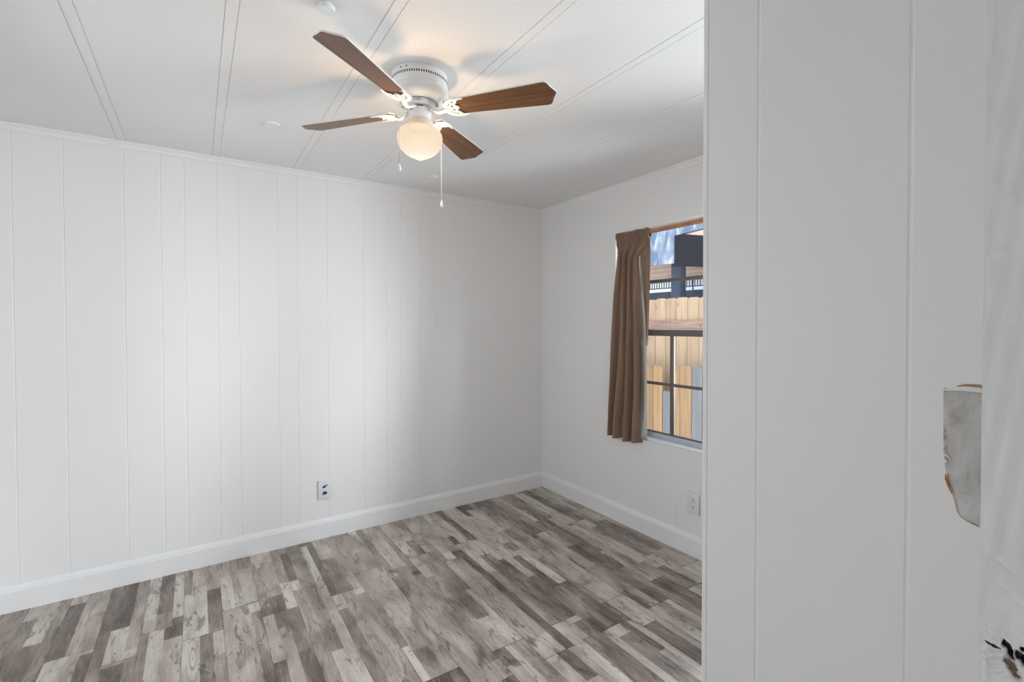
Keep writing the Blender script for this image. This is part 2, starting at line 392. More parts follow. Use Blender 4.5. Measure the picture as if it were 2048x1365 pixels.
# window wall with its opening
OY0, OY1, OZ0, OZ1 = -0.787, -1.80, 0.578, 1.853
bm = bmesh.new()
panel(bm, OY0, 0.0, 0, H, 0.0, -1, 0.12, [], 'y')
panel(bm, OY1, OY0, 0, OZ0, 0.0, -1, 0.12, [-1.252], 'y')
panel(bm, OY1, OY0, OZ1, H, 0.0, -1, 0.12, [], 'y')
RY0, RY1 = -2.80, -2.15
panel(bm, RY1, OY1, 0, H, 0.0, -1, 0.12, [-1.95], 'y'); panel(bm, -3.01, RY0, 0, H, 0.0, -1, 0.12, [], 'y')
panel(bm, RY0, RY1, 0, OZ0, 0.0, -1, 0.12, [-2.2, -2.45], 'y'); panel(bm, RY0, RY1, OZ1, H, 0.0, -1, 0.12, [-2.2, -2.45], 'y')
tag(link('wall_right', bm, WHITE_WALL), kind='structure')
LY0, LY1, LZ0, LZ1 = -1.60, -0.60, 0.72, 1.72
bm = bmesh.new()
gl_ = [-0.3, -0.5, -0.75, -0.9, -1.1, -1.3, -1.5, -1.7, -1.9, -2.1, -2.3, -2.6]
panel(bm, LY1, 0.12, 0, H, -3.14, 1, 0.12, gl_, 'y'); panel(bm, -4.25, LY0, 0, H, -3.14, 1, 0.12, gl_, 'y')
panel(bm, LY0, LY1, 0, LZ0, -3.14, 1, 0.12, gl_, 'y'); panel(bm, LY0, LY1, LZ1, H, -3.14, 1, 0.12, gl_, 'y')
tag(link('wall_left', bm, WHITE_WALL), kind='structure')
# door wall: doorway between x=-2.66 and x=-1.875
bm = bmesh.new()
box(bm, -3.14, -2.68, -3.01, -2.90, 0, H); box(bm, -1.873, -1.45, -3.01, -2.90, 0, H); box(bm, -1.35, 0.0, -3.01, -2.90, 0, H); box(bm, -1.45, -1.35, -3.01, -2.90, 0, H)
box(bm, -2.68, -1.873, -3.01, -2.90, 2.05, H)
tag(link('wall_front', bm, WHITE_WALL), kind='structure')
# the closet partition that fills the right of the frame
bm = bmesh.new()
gw, gd = 0.0032, 0.0010; pts = []
def arc(cx, cy, r, a0, a1, n=5): return [(cx + r * math.cos(math.radians(a0 + (a1 - a0) * i / n)), cy + r * math.sin(math.radians(a0 + (a1 - a0) * i / n))) for i in range(n + 1)]
R = 0.006
pts = [(-1.35, -2.90)] + arc(-1.35 - R, -2.419 - R, R, 0, 90) + arc(-1.45 + R, -2.419 - R, R, 90, 180) + [(-1.45, -2.4305), (-1.4488, -2.4313), (-1.4488, -2.4325), (-1.45, -2.4333)]
for g in (-2.5274, -2.7361): pts += [(-1.45, g + gw), (-1.45 + gd, g + gw * .3), (-1.45 + gd, g - gw * .3), (-1.45, g - gw)]
pts += [(-1.45, -2.90)]
prism(bm, pts, lambda a, b: Vector((a, b, 0)), (0, 0, H))
tag(link('wall_partition', bm, WHITE_WALL), kind='structure')
# hallway behind the camera
HX0, HX1, HZ0, HZ1 = -2.25, -1.05, 0.20, 1.95
bm = bmesh.new(); box(bm, -3.14, HX0, -4.25, -4.13, 0, H); box(bm, HX1, -1.0, -4.25, -4.13, 0, H); box(bm, HX0, HX1, -4.25, -4.13, 0, HZ0); box(bm, HX0, HX1, -4.25, -4.13, HZ1, H); tag(link('wall_hallway', bm, WHITE_WALL), kind='structure')
bm = bmesh.new(); box(bm, -1.0, -0.9, -4.25, -3.01, 0, H); tag(link('wall_hallway_end', bm, WHITE_WALL), kind='structure')

# baseboards: flat board with a small stepped cap
def baseboard(name, axis, a0, a1, face, out):
    pr = [(0, 0), (0.016, 0), (0.016, 0.086), (0.0165, 0.089), (0.0135, 0.094), (0.0135, 0.099), (0.0115, 0.1025), (0.0070, 0.1045), (0.0058, 0.1095), (0.003, 0.1135), (0, 0.1135)]
    bm = bmesh.new()
    if axis == 'x': prism(bm, pr, lambda d, z: Vector((a0, face + out * d, z)), (a1 - a0, 0, 0))
    else: prism(bm, pr, lambda d, z: Vector((face + out * d, a0, z)), (0, a1 - a0, 0))
    tag(link(name, bm, WHITE_TRIM), kind='structure')
baseboard('baseboard_back', 'x', -3.14, -0.0, 0.0, -1)
baseboard('baseboard_right', 'y', -2.90, -0.0, 0.0, -1)
baseboard('baseboard_left', 'y', -2.90, -0.0, -3.14, 1)
# crown strips
def crown(name, axis, a0, a1, face, out):
    pr = [(0, -0.030), (0.004, -0.030), (0.006, -0.027), (0.008, -0.016), (0.013, -0.010), (0.020, -0.006), (0.022, 0.0), (0, 0.0)]
    bm = bmesh.new()
    if axis == 'x': prism(bm, pr, lambda d, z: Vector((a0, face + out * d, H + z)), (a1 - a0, 0, 0))
    else: prism(bm, pr, lambda d, z: Vector((face + out * d, a0, H + z)), (0, a1 - a0, 0))
    tag(link(name, bm, WHITE_TRIM), kind='structure')
crown('trim_1', 'x', -3.14, 0, 0, -1); crown('trim_2', 'y', -2.90, 0, 0, -1); crown('trim_3', 'y', -2.90, 0, -3.14, 1)
# ceiling battens over the panel joints
for i, bx in enumerate(BATT):
    bm = bmesh.new(); y0 = -2.90
    prism(bm, [(bx - 0.0146, 0.0), (bx - 0.0142, -0.0008), (bx + 0.0142, -0.0008), (bx + 0.0146, 0.0)], lambda a, z: Vector((a, -0.02, H + z)), (0, y0 + 0.02, 0))
    tag(link('trim_%d' % (i + 4), bm, WHITE_CEIL), kind='structure')

# ------------------------------------------------------------------ window
WIN = empty('window_1', (0.07, (OY0 + OY1) / 2, OZ0), kind='structure')
FX0, FX1 = 0.055, 0.10            # frame depth
def wpart(name, boxes, m, bevel=0.0015, parent=None, label=None):
    bm = bmesh.new()
    for b in boxes: box(bm, *b, bevel=bevel)
    o = link(name, bm, m, parent or WIN, 40); tag(o, label); return o
ZB = 0.622
wpart('window_frame', [(FX0, FX1, OY1, OY1 + 0.03, OZ0, OZ1), (FX0, FX1, OY0 - 0.022, OY0, OZ0, OZ1), (FX0, FX1, OY1, OY0, OZ1 - 0.010, OZ1)], SILL_WHITE)
wpart('window_sill', [(-0.004, 0.050, OY1, OY0, OZ0 - 0.006, OZ0 + 0.006)], SILL_WHITE)
wpart('bottom_track', [(0.046, FX1, OY1, OY0, OZ0 + 0.002, OZ0 + 0.034)], SILL_GREY, label='blue-grey metal track at the foot of the window')
MEET0, MEET1 = 1.199, 1.237
low = wpart('lower_sash', [(0.060, 0.080, OY1 + 0.03, OY0 - 0.022, MEET0, MEET1), (0.060, 0.080, OY1 + 0.03, OY0 - 0.022, OZ0 + 0.034, OZ0 + 0.042),
                     (0.060, 0.080, OY0 - 0.046, OY0 - 0.022, OZ0 + 0.034, MEET1), (0.060, 0.080, OY1 + 0.03, OY1 + 0.054, OZ0 + 0.034, MEET1)], DARK_METAL)
up = wpart('upper_sash', [(0.082, 0.100, OY1 + 0.03, OY0 - 0.022, 1.222, 1.242), (0.082, 0.100, OY1 + 0.03, OY0 - 0.022, OZ1 - 0.021, OZ1 - 0.009),
                     (0.082, 0.100, OY0 - 0.046, OY0 - 0.022, 1.222, OZ1 - 0.02), (0.082, 0.100, OY1 + 0.03, OY1 + 0.054, 1.222, OZ1 - 0.02)], DARK_METAL)
wpart('sash_lip', [(0.056, 0.062, OY1 + 0.03, OY0 - 0.022, MEET1 - 0.002, MEET1 + 0.004)], SILL_WHITE, 0.0008, low)
wpart('muntin', [(0.064, 0.076, OY1 + 0.05, OY0 - 0.046, 0.902, 0.920)], DARK_METAL, parent=low)
for my in (-1.188,): wpart('muntin', [(0.0630, 0.0770, my, my + 0.026, OZ0 + 0.04, MEET0)], DARK_METAL, parent=low)
wpart('muntin', [(0.086, 0.098, OY1 + 0.05, OY0 - 0.046, 1.522, 1.542)], DARK_METAL, parent=up)
bm = bmesh.new(); box(bm, 0.069, 0.071, OY1 + 0.05, OY0 - 0.044, OZ0 + 0.04, MEET0); link('glass_pane', bm, GLASS, low)
bm = bmesh.new(); box(bm, 0.091, 0.093, OY1 + 0.05, OY0 - 0.044, 1.24, OZ1 - 0.019); link('glass_pane', bm, GLASS, up)

WL = empty('fill_window_left', (-3.20, (LY0 + LY1) / 2, LZ0), kind='structure')  # unseen window, added to let fill light in from the left
wpart('window_frame', [(-3.25, -3.20, LY0, LY0 + 0.03, LZ0, LZ1), (-3.25, -3.20, LY1 - 0.03, LY1, LZ0, LZ1), (-3.25, -3.20, LY0, LY1, LZ0, LZ0 + 0.03), (-3.25, -3.20, LY0, LY1, LZ1 - 0.03, LZ1), (-3.24, -3.215, LY0, LY1, 1.20, 1.235)], SILL_WHITE, parent=WL)  # frame of the added left fill window
bm = bmesh.new(); box(bm, -3.229, -3.227, LY0 + 0.025, LY1 - 0.025, LZ0 + 0.025, LZ1 - 0.025); link('glass_pane', bm, GLASS, WL)  # pane of the added left fill window

WH = empty('fill_window_hall', (-1.65, -4.20, HZ0), kind='structure')  # unseen hallway window, added as an opening for fill light
wpart('window_frame', [(HX0, HX0 + 0.03, -4.24, -4.19, HZ0, HZ1), (HX1 - 0.03, HX1, -4.24, -4.19, HZ0, HZ1), (HX0, HX1, -4.24, -4.19, HZ0, HZ0 + 0.03), (HX0, HX1, -4.24, -4.19, HZ1 - 0.03, HZ1), (-1.665, -1.635, -4.23, -4.20, HZ0, HZ1)], SILL_WHITE, parent=WH)  # frame of the added hallway fill window
bm = bmesh.new(); box(bm, HX0 + 0.02, HX1 - 0.02, -4.216, -4.214, HZ0 + 0.02, HZ1 - 0.02); link('glass_pane', bm, GLASS, WH)  # pane of the added hallway fill window

WR = empty('fill_window_right', (0.07, (RY0 + RY1) / 2, OZ0), kind='structure')  # window added for fill light, hidden behind the partition
wpart('window_frame', [(0.055, 0.10, RY0, RY0 + 0.025, OZ0, OZ1), (0.055, 0.10, RY1 - 0.025, RY1, OZ0, OZ1), (0.055, 0.10, RY0, RY1, OZ0, OZ0 + 0.03), (0.055, 0.10, RY0, RY1, OZ1 - 0.025, OZ1), (0.065, 0.09, RY0, RY1, 1.20, 1.235)], SILL_WHITE, parent=WR)  # frame of the added right fill window
bm = bmesh.new(); box(bm, 0.076, 0.078, RY0 + 0.02, RY1 - 0.02, OZ0 + 0.02, OZ1 - 0.02); link('glass_pane', bm, GLASS, WR)  # pane of the added right fill window

# curtain rod and curtain
bm = bmesh.new(); tube(bm, [(0.006, OY0 - 0.001, 1.8255), (0.006, OY1 + 0.001, 1.8235)], 0.0108, 20)
tag(link('curtain_rod', bm, ROD_WOOD, None, 40, loc=(0.006, OY1, 1.8235)), 'orange-brown wooden curtain rod spanning the top of the window', 'curtain rod')
def lerp_tab(tab, z):
    tab = sorted(tab)
    if z <= tab[0][0]: return tab[0][1]
    for (a, va), (b, vb) in zip(tab, tab[1:]):
        if z <= b:
            t = (z - a) / (b - a); t = t * t * (3 - 2 * t) * 0.5 + t * 0.5; return va + (vb - va) * t
    return tab[-1][1]
CY0 = [(0.55, -0.774), (0.70, -0.779), (1.0, -0.797), (1.4, -0.793), (1.70, -0.806), (1.80, -0.802), (1.85, -0.797)]
CY1 = [(0.55, -1.016), (0.80, -1.034), (1.0, -1.037), (1.25, -1.026), (1.5, -1.002), (1.60, -0.990), (1.68, -0.988), (1.72, -1.015), (1.755, -1.056), (1.80, -1.062), (1.85, -1.060)]
CX = [(0.55, -0.040), (1.0, -0.036), (1.4, -0.024), (1.70, -0.010), (1.80, -0.006), (1.85, -0.006)]
def sstep(a, b, x): t = max(0, min(1, (x - a) / (b - a))); return t * t * (3 - 2 * t)
def fold(s, z):
    k = 1 - sstep(1.70, 1.79, z)                       # 0 in the gathered heading, 1 in the long folds
    ph = 0.25 * math.sin(2.1 * z) * k
    tight = math.sin(2 * PI * s * 15 + 1.3 * math.sin(9 * s)) * 0.0042 + math.sin(2 * PI * s * 27 + 2) * 0.0018
    s2 = s + 0.04 * math.sin(2.5 * z + 5 * s)
    a = math.sin(2 * PI * (s2 * 3.6 + ph)); b = math.sin(2 * PI * (s2 * 6.1 + 0.6) + 1.5 * z)
    lng = (math.copysign(abs(a) ** 0.7, a) * 0.029 + b * 0.007) * (0.5 + 0.5 * (1 - sstep(0.6, 1.7, z)))
    mid = math.sin(2 * PI * s * 9.0 + 3 * z) * 0.005 * sstep(1.45, 1.75, z)
    return tight * (1 - k) + (lng + mid) * k
def sheet(name, m, y0t, y1t, xt, z0, z1, ns_, nz_, parent, foldf, thick=0.0014, hem=None, label=None):
    bm = bmesh.new(); G = []
    for j in range(nz_ + 1):
        row = []
        for i in range(ns_ + 1):
            s = i / ns_; zb = z0 + (hem(s) if hem else 0); zt = z1 + (0.0035 * math.sin(2 * PI * s * 13 + 1) + 0.002 * math.sin(s * 61) if hem else 0)
            z = zb + (zt - zb) * j / nz_
            y = lerp_tab(y0t, z) * (1 - s) + lerp_tab(y1t, z) * s
            x = lerp_tab(xt, z) - foldf(s, z)
            row.append(bm.verts.new((x, y, z)))
        G.append(row)
    for j in range(nz_):
        for i in range(ns_): bm.faces.new((G[j][i], G[j][i + 1], G[j + 1][i + 1], G[j + 1][i]))
    o = link(name, bm, m, parent, 80)
    md = o.modifiers.new('thickness', 'SOLIDIFY'); md.thickness = thick; md.offset = 0
    tag(o, label); return o
CUR = empty('curtain', (0.0, -0.92, 0.55), 'long brown curtain gathered on the wooden rod at the left of the window', 'curtain')
pocket = lambda s, z: fold(s, z) + 0.0075 * math.exp(-((z - 1.824) / 0.011) ** 2) - 0.003 * math.exp(-((z - 1.797) / 0.006) ** 2)
sheet('curtain_panel', BROWN, CY0, CY1, CX, 0.553, 1.846, 150, 110, CUR, pocket, hem=lambda s: 0.006 * math.sin(2 * PI * s * 1.9 + 2.6) + 0.002 * math.sin(2 * PI * s * 5) - 0.008 * s)
# back of the rod pocket
sheet('rod_pocket', BROWN, [(1.79, -0.803), (1.85, -0.798)], [(1.79, -1.060), (1.85, -1.058)], [(1.79, 0.016), (1.80, 0.019), (1.826, 0.021), (1.85, 0.012)], 1.795, 1.843, 90, 8, CUR,
      lambda s, z: math.sin(2 * PI * s * 14) * 0.0012)
sheet('curtain_lining', LINING, [(0.57, -1.010), (1.0, -1.020), (1.5, -0.99), (1.75, -0.98)], [(0.57, -1.058), (1.0, -1.052), (1.20, -1.048), (1.5, -1.050), (1.75, -1.045)], [(0.57, -0.010), (1.0, -0.010), (1.75, 0.008)], 0.571, 1.75, 14, 60, CUR,
      lambda s, z: math.sin(2 * PI * s * 1.2 + 2 * z) * 0.004, label='pale grey curtain lining showing past the brown cloth')
sheet('curtain_edge', BROWN, [(1.14, -1.0575), (1.22, -1.0530), (1.3, -1.046), (1.5, -1.024), (1.68, -0.998), (1.80, -0.99)], [(1.14, -1.0580), (1.22, -1.0615), (1.3, -1.066), (1.5, -1.070), (1.70, -1.066), (1.80, -1.058)], [(1.15, -0.014), (1.5, -0.012), (1.76, 0.002), (1.80, 0.004)], 1.142, 1.79, 22, 50, CUR,
      lambda s, z: math.sin(2 * PI * s * 1.6 + 1) * 0.005, label='narrow brown turned-back edge of the curtain')

# ------------------------------------------------------------------ ceiling fan
FC = Vector((-1.5765, -1.3585, H))
FAN = empty('ceiling_fan', FC, 'white ceiling fan with four walnut blades and a glowing globe light', 'ceiling fan')
bm = bmesh.new()
prof = [(0.0, 0.0), (0.098, 0.0), (0.0995, -0.002), (0.0995, -0.046), (0.098, -0.050), (0.0965, -0.053), (0.0985, -0.058), (0.1015, -0.066), (0.1020, -0.074), (0.0995, -0.085), (0.093, -0.095), (0.084, -0.102), (0.073, -0.106),
        (0.0705, -0.1085), (0.0675, -0.1090), (0.0655, -0.1070), (0.0650, -0.0980), (0.0, -0.0960)]
prof = [(r, z if z > -0.05 else -0.05 + (z + 0.05) * 0.84) for r, z in prof]
lathe(bm, prof, FC, 96, cap=False)
hous = link('motor_housing', bm, WHITE_GLOSS, FAN, 35)
# vent slots, two screw holes (dark recesses set in the drum)
bm = bmesh.new()
def radbox(bm, ang, z0, z1, w, r0, r1, c=FC):
    ca, sa = math.cos(ang), math.sin(ang)
    def P(r, t, z): return Vector((c.x + ca * r - sa * t, c.y + sa * r + ca * t, c.z + z))
    vs = [bm.verts.new(P(r, t, z)) for r in (r0, r1) for t in (-w / 2, w / 2) for z in (z0, z1)]
    for q in ((0, 1, 3, 2), (4, 6, 7, 5), (0, 4, 5, 1), (2, 3, 7, 6), (0, 2, 6, 4), (1, 5, 7, 3)): bm.faces.new([vs[i] for i in q])
NS = 76
for i in range(NS): radbox(bm, 2 * PI * i / NS, -0.0305, -0.0225, 0.0036, 0.097, 0.09975)
slots = link('vent_slots', bm, DARK, hous)
bm = bmesh.new()
bm.free()
for a in (-152, -139):
    bm = bmesh.new(); radbox(bm, math.radians(a), -0.0135, -0.0095, 0.005, 0.097, 0.0999); link('screw_hole', bm, DARK, hous)
# flywheel and its lugs
bm = bmesh.new()
lathe(bm, [(0.0, -0.088), (0.050, -0.090), (0.055, -0.097), (0.055, -0.109), (0.050, -0.112), (0.0, -0.113)], FC, 64, cap=False)
for k in range(4): radbox(bm, math.radians(38.6 + 90 * k + 42), -0.110, -0.101, 0.022, 0.045, 0.064)
link('flywheel', bm, WHITE_GLOSS, FAN, 35)
# switch housing
bm = bmesh.new()
lathe(bm, [(0.0, -0.110), (0.030, -0.110), (0.036, -0.113), (0.0405, -0.118), (0.0405, -0.160), (0.039, -0.163), (0.0, -0.163)], FC, 64, cap=False)
sw = link('switch_housing', bm, WHITE_GLOSS, FAN, 35)
bm = bmesh.new()
for a in (-112,): radbox(bm, math.radians(a), -0.1205, -0.1175, 0.022, 0.037, 0.0409)
link('wiring_slot', bm, DARK, sw)
# little reverse switch eyelet on the left
eye = FC + Vector((0.0415 * math.cos(math.radians(-160)), 0.0415 * math.sin(math.radians(-160)), -0.128))
bm = bmesh.new()
tube(bm, [eye + Vector((0.012 * 0, 0, 0)) + Vector((math.cos(math.radians(-160)), math.sin(math.radians(-160)), 0)) * 0.000 + Vector((-math.sin(math.radians(-160)) * 0.004 * math.cos(t), math.cos(math.radians(-160)) * 0.004 * math.cos(t), 0.004 * math.sin(t))) for t in [2 * PI * i / 16 for i in range(17)]], 0.0011, 6)
link('chain_eyelet', bm, BRASS, sw, 60)
# fitter ring (cream, pierced)
CREAM = simple('cream_fitter', (0.80, 0.70, 0.57), 0.4, bscale=260, bstr=0.5, bdist=0.002)
bm = bmesh.new()
lathe(bm, [(0.0, -0.160), (0.043, -0.160), (0.0475, -0.164), (0.0480, -0.176), (0.046, -0.181), (0.0, -0.181)], FC, 64, cap=False)
ring = link('globe_fitter', bm, CREAM, FAN, 35)
bm = bmesh.new()
for i in range(26):
    a = 2 * PI * i / 26
    for dz in (0, 0.0045): radbox(bm, a + dz * 24, -0.1735 + dz, -0.1720 + dz, 0.0055, 0.0465, 0.0486)
link('fitter_beading', bm, CREAM, ring)
bm = bmesh.new(); lathe(bm, [(0, -0.1812), (0.0462, -0.1812), (0.0462, -0.1830), (0, -0.1830)], FC, 48, cap=False); link('fitter_dark_disc', bm, DARK, ring)  # dark disc added to keep the lit fitter from showing through the globe
# the globe: schoolhouse shape
GZ = -0.176
gp = [(0.0415, 0.0), (0.044, -0.004), (0.052, -0.0075), (0.063, -0.0125), (0.073, -0.0205), (0.0785, -0.031), (0.0805, -0.043), (0.0798, -0.055), (0.0765, -0.069), (0.0680, -0.083), (0.0560, -0.0955), (0.0420, -0.1050), (0.028, -0.1115), (0.016, -0.1165), (0.008, -0.1205), (0.003, -0.1225), (0.0, -0.1230)]
bm = bmesh.new(); lathe(bm, gp, FC + Vector((0, 0, GZ)), 96, cap=False)
link('lamp_globe', bm, OPAL, FAN, 80, loc=FC + Vector((0, 0, GZ)))
bulb = bpy.data.lights.new('fan_bulb', 'POINT'); bo = bpy.data.objects.new('fan_bulb', bulb); COL.objects.link(bo)
bulb.energy = BULB; bulb.color = (1.0, 0.72, 0.44); bulb.shadow_soft_size = 0.028
bo.location = FC + Vector((0, 0, GZ - 0.088))

# blade: local +X outwards
def blade_outline():
    pts = [(0.108, -0.036), (0.30, -0.0475), (0.458, -0.0560)]
    pts += [(0.467, -0.0555), (0.473, -0.0515), (0.477, -0.046), (0.480, -0.038), (0.484, -0.028), (0.4915, -0.014), (0.496, -0.006), (0.4975, 0.0)]
    m = [(x, -y) for x, y in reversed(pts[:-1])]
    root = [(0.102, 0.030), (0.098, 0.015), (0.097, 0.0), (0.098, -0.015), (0.102, -0.030)]
    return pts + m + root
BT = 0.0052
def make_blade():
    bm = bmesh.new()
    f, g = prism(bm, blade_outline(), lambda a, b: Vector((a, b, -BT / 2)), (0, 0, BT))
    bm.normal_update()
    for q in bm.faces: q.material_index = 1
    low_ = min((f, g), key=lambda q: q.calc_center_median().z); low_.material_index = 0
    me = bpy.data.meshes.new('blade'); bmesh.ops.recalc_face_normals(bm, faces=bm.faces); bm.to_mesh(me); bm.free()
    me.materials.append(BLADE); me.materials.append(WHITE_PLASTIC)
    return me
def bez(p, n=10):
    out = []
    for i in range(n + 1):
        t = i / n; q = [Vector(a) for a in p]
        while len(q) > 1: q = [q[k].lerp(q[k + 1], t) for k in range(len(q) - 1)]
        out.append(q[0])
    return out
def make_bracket():
    bm = bmesh.new(); z = -BT / 2 - 0.0034; fl = 0.5
    # arm from the flywheel out to the bracket
    tube(bm, bez([(0.044, 0, -0.001), (0.060, 0, -0.001), (0.070, 0, -0.022), (0.084, 0, -0.024), (0.096, 0, z - 0.004), (0.112, 0, z)], 18), [0.0105] * 6 + [0.0085] * 8 + [0.0105] * 5, 12, flat=0.6)
    for s in (1, -1):
        # outer prong sweeping to the blade edge, scalloped inner bow, inner scroll
        tube(bm, bez([(0.104, 0, z), (0.104, s * 0.026, z), (0.122, s * 0.041, z), (0.150, s * 0.0440, z), (0.180, s * 0.0400, z)], 16), [0.0085] * 8 + [0.0083, 0.0080, 0.0076, 0.0071, 0.0065, 0.0058, 0.0050, 0.0041, 0.0028], 10, flat=fl)
        tube(bm, bez([(0.160, s * 0.040, z), (0.147, s * 0.036, z), (0.146, s * 0.023, z)], 6), [0.0040, 0.0050, 0.0058, 0.0060, 0.0060, 0.0056, 0.0056], 8, flat=fl)
        tube(bm, bez([(0.147, s * 0.026, z), (0.137, s * 0.020, z), (0.133, s * 0.014, z), (0.142, s * 0.007, z), (0.152, 0, z)], 8), 0.0056, 8, flat=fl)
        tube(bm, bez([(0.110, s * 0.004, z), (0.122, s * 0.008, z), (0.128, s * 0.020, z), (0.137, s * 0.023, z)], 8), 0.0048, 8, flat=fl)
    tube(bm, [(0.104, 0, z), (0.125, 0, z), (0.153, 0, z)], [0.010, 0.0062, 0.0068], 8, flat=fl)
    for sx_, sy_ in ((0.131, 0.033), (0.131, -0.033), (0.149, 0.0)):
        lathe(bm, [(0.0, -0.0060), (0.0035, -0.0055), (0.0048, -0.0030), (0.0048, 0.0020), (0, 0.002)], Vector((sx_, sy_, z)), 12, cap=False)
    me = bpy.data.meshes.new('blade_bracket'); bmesh.ops.recalc_face_normals(bm, faces=bm.faces); bm.to_mesh(me); bm.free()
    me.materials.append(WHITE_GLOSS)
    for p in me.polygons: p.use_smooth = True
    me.set_sharp_from_angle(angle=math.radians(50)); return me
bme, kme = make_blade(), make_bracket()
for k in range(4):
    az = math.radians((37.6, 129.3, 217.0, 310.0)[k])
    b = bpy.data.objects.new('blade', bme); COL.objects.link(b); b.parent = FAN; b.location = (0, 0, -0.1225)
    b.rotation_euler = (Matrix.Rotation(az, 4, 'Z') @ Matrix.Rotation(math.radians(-12), 4, 'X')).to_euler()
    c = bpy.data.objects.new('blade_bracket', kme); COL.objects.link(c); c.parent = b

# pull chains
NICKEL = simple('nickel', (0.42, 0.41, 0.40), 0.35, 0.7)
def chain(x, y, ztop, zbot, hang, name='pull_chain', r=0.0011, m=None):
    bm = bmesh.new()
    pts = hang + [(x, y, hang[-1][2])] if False else hang
    tube(bm, pts, r * 0.55, 6)
    # beads
    acc = 0.0
    for p, q in zip(pts, pts[1:]):
        p, q = Vector(p), Vector(q); L = (q - p).length; n = max(1, int(L / 0.0048))
        for i in range(n):
            bmesh.ops.create_icosphere(bm, subdivisions=1, radius=r, matrix=Matrix.Translation(p.lerp(q, i / n)))
    o = link(name, bm, m or WHITE_PLASTIC, FAN, 80)
    e = Vector(pts[-1]); bm = bmesh.new()
    lathe(bm, [(0, 0.002), (0.0016, 0.0015), (0.002, -0.002), (0.0036, -0.008), (0.0056, -0.015), (0.0058, -0.020), (0.0045, -0.0245), (0.0, -0.026)], e, 16, cap=False)
    link('chain_pendant', bm, WHITE_GLOSS, o, 60)
    return o
def at(dr, df, z):     # offset from fan axis: to the right / towards the camera in the room
    R_ = Vector((0.8336, -0.5526, 0)); F_ = Vector((-0.5526, -0.8336, 0))
    q = FC + R_ * dr + F_ * df; return (q.x, q.y, H + z)
chain(0, 0, 0, 0, [at(-0.036, 0.022, -0.130), at(-0.049, 0.045, -0.170), at(-0.0600, 0.0595, -0.204), at(-0.0605, 0.0600, -0.2185), at(-0.0605, 0.0600, -0.331)], m=NICKEL)
chain(0, 0, 0, 0, [at(0.040, -0.010, -0.130), at(0.062, -0.050, -0.180), at(0.0680, -0.058, -0.215), at(0.0680, -0.058, -0.427)])

# ------------------------------------------------------------------ ceiling covers
def cap(c, rad, h, label, knob=False):
    bm = bmesh.new(); C = Vector((c[0], c[1], H))
    if knob: pr = [(0.0, 0.0), (rad * 0.62, 0.0), (rad * 0.62, -h * 0.45), (rad, -h * 0.5), (rad, -h * 0.85), (rad * 0.92, -h), (0, -h)]
    else: pr = [(0.0, 0.0), (rad, 0.0), (rad, -h * 0.55), (rad * 0.94, -h), (rad * 0.86, -h), (rad * 0.82, -h * 0.8), (0, -h * 0.8)]
    lathe(bm, pr, C, 48, cap=False)
    return tag(link('round_ceiling_cover', bm, WHITE_GLOSS if knob else WHITE_PLASTIC, None, 35, loc=C), label, 'ceiling cover', 'small round covers on the ceiling')
cap((-1.965, -0.6275), 0.032, 0.009, 'round white cover on the ceiling left of the fan, past the left blade tip')
cap((-1.055, -0.3226), 0.031, 0.009, 'round white cover on the ceiling behind the pull chains, near the back wall')
cap((-1.944, -1.582), 0.0235, 0.020, 'glossy white knob-like cover at the top edge of the photo', True)

